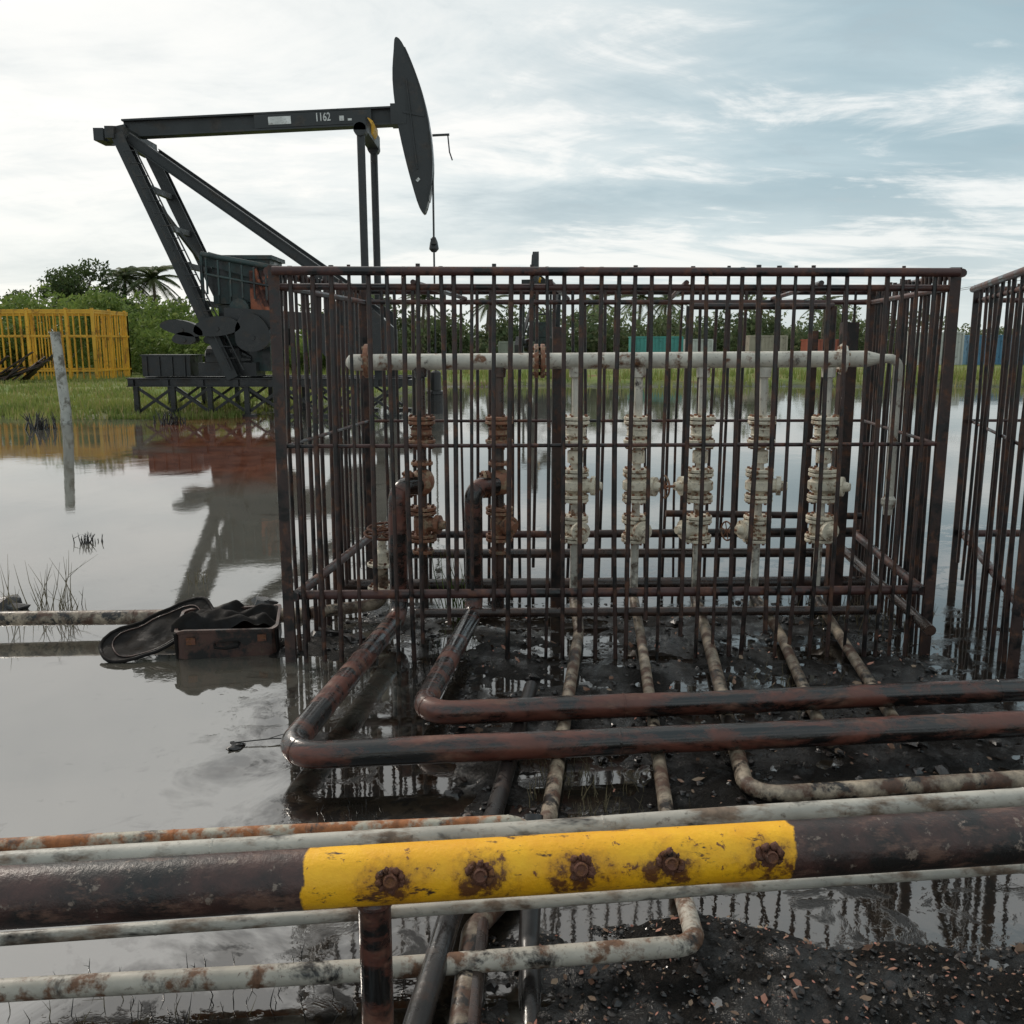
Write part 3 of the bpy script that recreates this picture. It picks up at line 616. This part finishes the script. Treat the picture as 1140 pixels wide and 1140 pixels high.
def tuft(name,x,y,n,h,wd,mat,spread,sx=1):
    m=MB()
    for i in range(n):
        a=random.uniform(0,6.28); r=random.random()*spread; p=V((x+math.cos(a)*r*sx,y+math.sin(a)*r,-.02)); hh=h*random.uniform(.4,1.2); q=p+V((random.gauss(0,.25)*hh,random.gauss(0,.25)*hh,hh)); mid=p.lerp(q,.5)+V((random.gauss(0,.05)*hh,0,.05*hh)); m.tube([p,mid,q],[wd,wd*.7,wd*.2],4)
        if random.random()<.5: m.tube([mid,mid+V((random.gauss(0,.2)*hh,random.gauss(0,.2)*hh,.3*hh))],[wd*.6,wd*.2],3)
    return build(name,m,[mat])
tuft('dry_weed',-3.25,6.2,30,.34,.0035,M_dry,.3); tuft('dry_weed',-3.0,6.0,16,.22,.003,M_dry,.18); tuft('dry_weed',-2.45,6.9,10,.12,.003,M_dry,.1); tuft('dry_weed',-3.95,8.4,26,.11,.006,M_black,.14)
tuft('dry_weed',-10.3,20.2,30,.35,.02,M_black,.35); tuft('dry_weed',-8.0,21.6,30,.3,.02,M_black,.5)
tuft('dry_weed',-.35,6.0,22,.5,.004,M_leaf,.12); tuft('dry_weed',.45,3.25,110,.08,.002,M_dry,.28); tuft('dry_weed',-.45,5.0,30,.14,.003,M_black,.25); tuft('dry_weed',-.85,2.12,160,.07,.002,M_black,.4,1.6); tuft('dry_weed',-1.1,2.05,110,.08,.0018,M_dry,.3,1.6); tuft('dry_weed',.2,3.6,70,.09,.002,M_dry,.3); tuft('dry_weed',-.62,3.3,40,.05,.002,M_black,.15); tuft('dry_weed',2.3,5.9,80,.16,.003,M_dry,.45); tuft('dry_weed',1.5,4.6,60,.08,.002,M_dry,.4)
# mud clods, litter
m=MB()
for i in range(4200):
    if i%5<3: x=random.uniform(-.5,1.9); y=random.uniform(1.6,2.9)
    else: x=random.uniform(-1.6,3.4); y=random.uniform(2.9,7.0)
    z,l=H(x,y)
    if z<-.018: continue
    m.blob((x,y,z+.001),random.uniform(.003,.011)*(1 if y<3 else 2)*(2.0 if random.random()<.08 else 1),0,i,.9,6,.6,True)
for (x,y,r) in ((-1.75,6.3,.09),(-1.62,6.0,.07),(-1.45,5.9,.08),(-1.9,5.9,.05),(-1.5,5.45,.07),(-1.35,5.3,.06),(-3.5,6.2,.12),(-1.2,5.6,.09),(-1.0,5.5,.07)): m.blob((x,y,.0),r,0,x,.9,9,.6,True)
build('mud_clods',m,[M_black])
M_lit=leafmat('litter',(.14,.07,.045),(.28,.21,.15),(.46,.20,.15),8,0)
m=MB()
for i in range(3000):
    x=random.uniform(-.3,1.8); y=random.uniform(1.7,2.95)
    if random.random()<.25: x,y=random.uniform(-.6,2.8),random.uniform(3.2,6.5)
    z,l=H(x,y)
    if z<.0: continue
    s=random.uniform(.002,.007)*(2.6 if random.random()<.16 else 1)*(1 if y<3 else 1.6); a=random.uniform(0,6.28); u=V((math.cos(a),math.sin(a),random.gauss(0,.4)))*s; v=V((-math.sin(a),math.cos(a),random.gauss(0,.5)))*s*random.uniform(.3,.9); p=V((x,y,z+.006))
    m.add([p-u,p-u*.2-v,p+u*.6-v*.7,p+u*1.1+v*.2,p+v*.9,p-u*.6+v*.5],[(0,1,2,3,4,5)])
build('leaf_litter',m,[M_lit])
m=MB(); m.tube([(-1.28,3.97,.012),(-1.1,4.0,.02),(-.93,4.02,.012)],.003,5); m.tube([(-1.12,4.0,.02),(-1.02,4.06,.03)],.002,4)
m.blob((-1.26,3.95,.008),.035,0,3,1.2,9,.35,True); build('fallen_twig',m,[M_black])
# ---------------------------------------------------------------- suitcase
M_case=pmat('old_brown_leather',(.070,.034,.026),(.11,.07,.048),.3,(.012,.010,.009),.42,.5,10); M_caseb=pmat('black_vinyl',(.012,.010,.009),(.028,.022,.018),.33,BLK,.4,.75,10)
M_caseb.node_tree.nodes['Principled BSDF'].inputs['Specular IOR Level'].default_value=.15
e=empty('suitcase',(-1.72,5.32,0))
def shell(m,M,w,d,h,mi,t=.012,rc=.05,depth=None):
    def loop(w,d,z,rc):
        o=[]
        for cx,cy,a0 in ((w/2-rc,d/2-rc,0),(-w/2+rc,d/2-rc,90),(-w/2+rc,-d/2+rc,180),(w/2-rc,-d/2+rc,270)):
            for k in range(6): a=math.radians(a0+k*18); o.append(M@V((cx+math.cos(a)*rc,cy+math.sin(a)*rc,z+.012*mn.noise(V((cx*5+math.cos(a),cy*5,z*3))))))
        return o
    zi=t if depth is None else h-depth
    Ls=[loop(w-.03,d-.03,0,rc),loop(w,d,.015,rc),loop(w,d,h*.90,rc),loop(w+.012,d+.012,h*.92,rc),loop(w+.012,d+.012,h,rc),loop(w-2*t,d-2*t,h,rc),loop(w-2*t,d-2*t,zi,rc)]
    n=24; vs=[p for l in Ls for p in l]; m.add(vs,[(i*n+j,i*n+(j+1)%n,(i+1)*n+(j+1)%n,(i+1)*n+j) for i in range(6) for j in range(n)]+[tuple(range(n))[::-1],tuple(range(6*n,7*n))],mi)
m=MB(); Mx=Matrix.Translation((-1.70,5.36,.005))@Matrix.Rotation(math.radians(10),4,'Z')@Matrix.Rotation(math.radians(6),4,'X'); shell(m,Mx,.58,.36,.19,0)
hd=[Mx@V(p) for p in ((-.07,-.18,.10),(-.065,-.215,.095),(0,-.225,.09),(.065,-.215,.095),(.07,-.18,.10))]; m.tube(hd,.008,8,1)
for x in (-.2,.2): m.beam(Mx@V((x-.025,-.187,.13)),Mx@V((x+.025,-.187,.13)),.01,.04,2)
for s in (-1,1): m.tube([Mx@V((s*.284,-.15,.01)),Mx@V((s*.284,-.17,.18))],.012,6,1)
build('lower_shell',m,[M_case,M_caseb,M_rust],e)
m=MB(); nr,na=10,36; Mx=Matrix.Translation((-2.12,5.32,.115))@Matrix.Rotation(math.radians(30),4,'Z')@Matrix.Rotation(math.radians(-17),4,'Y')@Matrix.Rotation(math.radians(20),4,'X')
def flap(r,a): 
    ca,sa=math.cos(a),math.sin(a); k=(abs(ca)**3.2+abs(sa)**3.2)**(-1/3.2); x,y=ca*k*r*.33,sa*k*r*.165
    return V((x,y,.035*(1-r*r)*-.6+.022*mn.noise(V((x*7,y*7,3)))+.05*(x/.33)**2*.5))
vs=[Mx@flap(i/nr,2*math.pi*j/na) for i in range(nr+1) for j in range(na)]
m.add(vs,[(i*na+j,(i+1)*na+j,(i+1)*na+(j+1)%na,i*na+(j+1)%na) for i in range(nr) for j in range(na)],0,True)
m.tube([Mx@flap(1,2*math.pi*j/na) for j in range(na+1)],.011,8,0,False)
m.tube([Mx@(flap(.80,2*math.pi*j/na)+V((0,0,.004))) for j in range(na+1)],.004,6,1,False)
build('lid',m,[M_caseb,M_case],e)
m=MB(); gx,gy=40,28; vs=[]
for j in range(gy+1):
    for i in range(gx+1):
        u,v=i/gx-.5,j/gy-.5; ex=max(abs(u),abs(v))*2
        z=.215+.075*mn.noise(V((u*3.2,v*4,2.2)))+.028*mn.noise(V((u*9,v*7,5)))-.05*ss(.78,1,ex)+.03*u
        x=-1.72+u*.58+.02*mn.noise(V((u*5,v*5,1))); y=5.40+v*.36+.02*mn.noise(V((u*5,v*5,4))); vs.append((x+v*-.05,y+u*.09,z-.01))
m.add(vs,[(j*(gx+1)+i,j*(gx+1)+i+1,(j+1)*(gx+1)+i+1,(j+1)*(gx+1)+i) for j in range(gy) for i in range(gx)],0,True)
build('crumpled_cloth',m,[M_caseb],e)
# ---------------------------------------------------------------- distant things
m=MB(); m.tube([(-10.62,22,-.1),(-10.60,22,.3),(-10.70,22,2.12)],[.13,.12,.11],12); m.lathe((-10.7,22,2.10),(0,0,1),[(0,.115),(.03,.09)],12); build('concrete_post',m,[M_conc])
def yfence(x0,x1,y,z0,z1,dy):
    m=MB()
    for (a,b) in (((x0,y),(x1,y)),((x1,y),(x1,y+dy)),((x0,y+dy),(x1,y+dy))):
        for z in (z0+.15,(z0+z1)/2+.3,z1-.1,z1): m.beam((*a,z),(*b,z),.08,.08)
        k=int(math.dist(a,b)/.3)
        for i in range(k+1): p=(a[0]+(b[0]-a[0])*i/k,a[1]+(b[1]-a[1])*i/k); th=.12 if i%6==0 else .05; m.beam((*p,z0-.3),(*p,z1+(.1 if i%6==0 else 0)),th,th)
    for i in range(12): yy=y+dy*i/11; m.beam((x0,yy,z1),(x1,yy,z1),.06,.06)
    build('yellow_bar_cage',m,[M_yfence])
yfence(-30,-19.6,44,.5,3.45,4)
m=MB()
for i in range(16): x=-23.2+random.uniform(-1.6,1.2); m.beam((x,41+random.random()*2,.3),(x+random.uniform(.6,2),41.5+random.random(),random.uniform(.6,1.6)),.25,.05)
build('scrap_pile',m,[M_bar])
def container(x,y,w,h,col,rz=0):
    M=pmat('container_paint',col,tuple(c*.5 for c in col),.3,(.08,.05,.04),.15,.5,1); m=MB(); z=.3
    m.beam((x,y,z+h/2),(x+w,y,z+h/2),2.3,h-.1)
    for i in range(int(w/.3)): m.beam((x+.15+i*.3,y-1.17,z+.1),(x+.15+i*.3,y-1.17,z+h-.1),.14,.05)
    for zz in (z,z+h): m.beam((x-.03,y,zz),(x+w+.03,y,zz),2.44,.12)
    for xx in (x,x+w): m.beam((xx,y-1.18,z),(xx,y-1.18,z+h),.14,.14)
    build('shipping_container',m,[M])
for a in ((9.6,76,4,2.2,(.06,.27,.25)),(14.2,77,2,2.0,(.50,.50,.47)),(19.5,78,3,2.3,(.35,.30,.24)),(25,80,2.5,2.0,(.30,.08,.05)),(31,74,4,2.5,(.50,.50,.48)),(36,75,4.5,2.3,(.08,.20,.32)),(41.5,76,5,2.4,(.50,.45,.40)),(47,74,4,2.6,(.35,.10,.07)),(-1,74,3,1.8,(.25,.26,.22))): container(*a)
m=MB(); m.tube([(46,62,0),(46,62,9)],[.16,.11],10); m.beam((45,62,8.6),(47,62,8.6),.12,.12)
for s in (-.8,.8):
    m.lathe((46+s,62,8.66),(0,0,1),[(0,.06),(.15,.05)],8)
    m.tube([V((46+s,62,8.8)).lerp(V((36,140,9)),t)-V((0,0,2.0*math.sin(math.pi*t))) for t in np.linspace(0,1,20)],.02,4)
build('utility_pole',m,[M_bark])
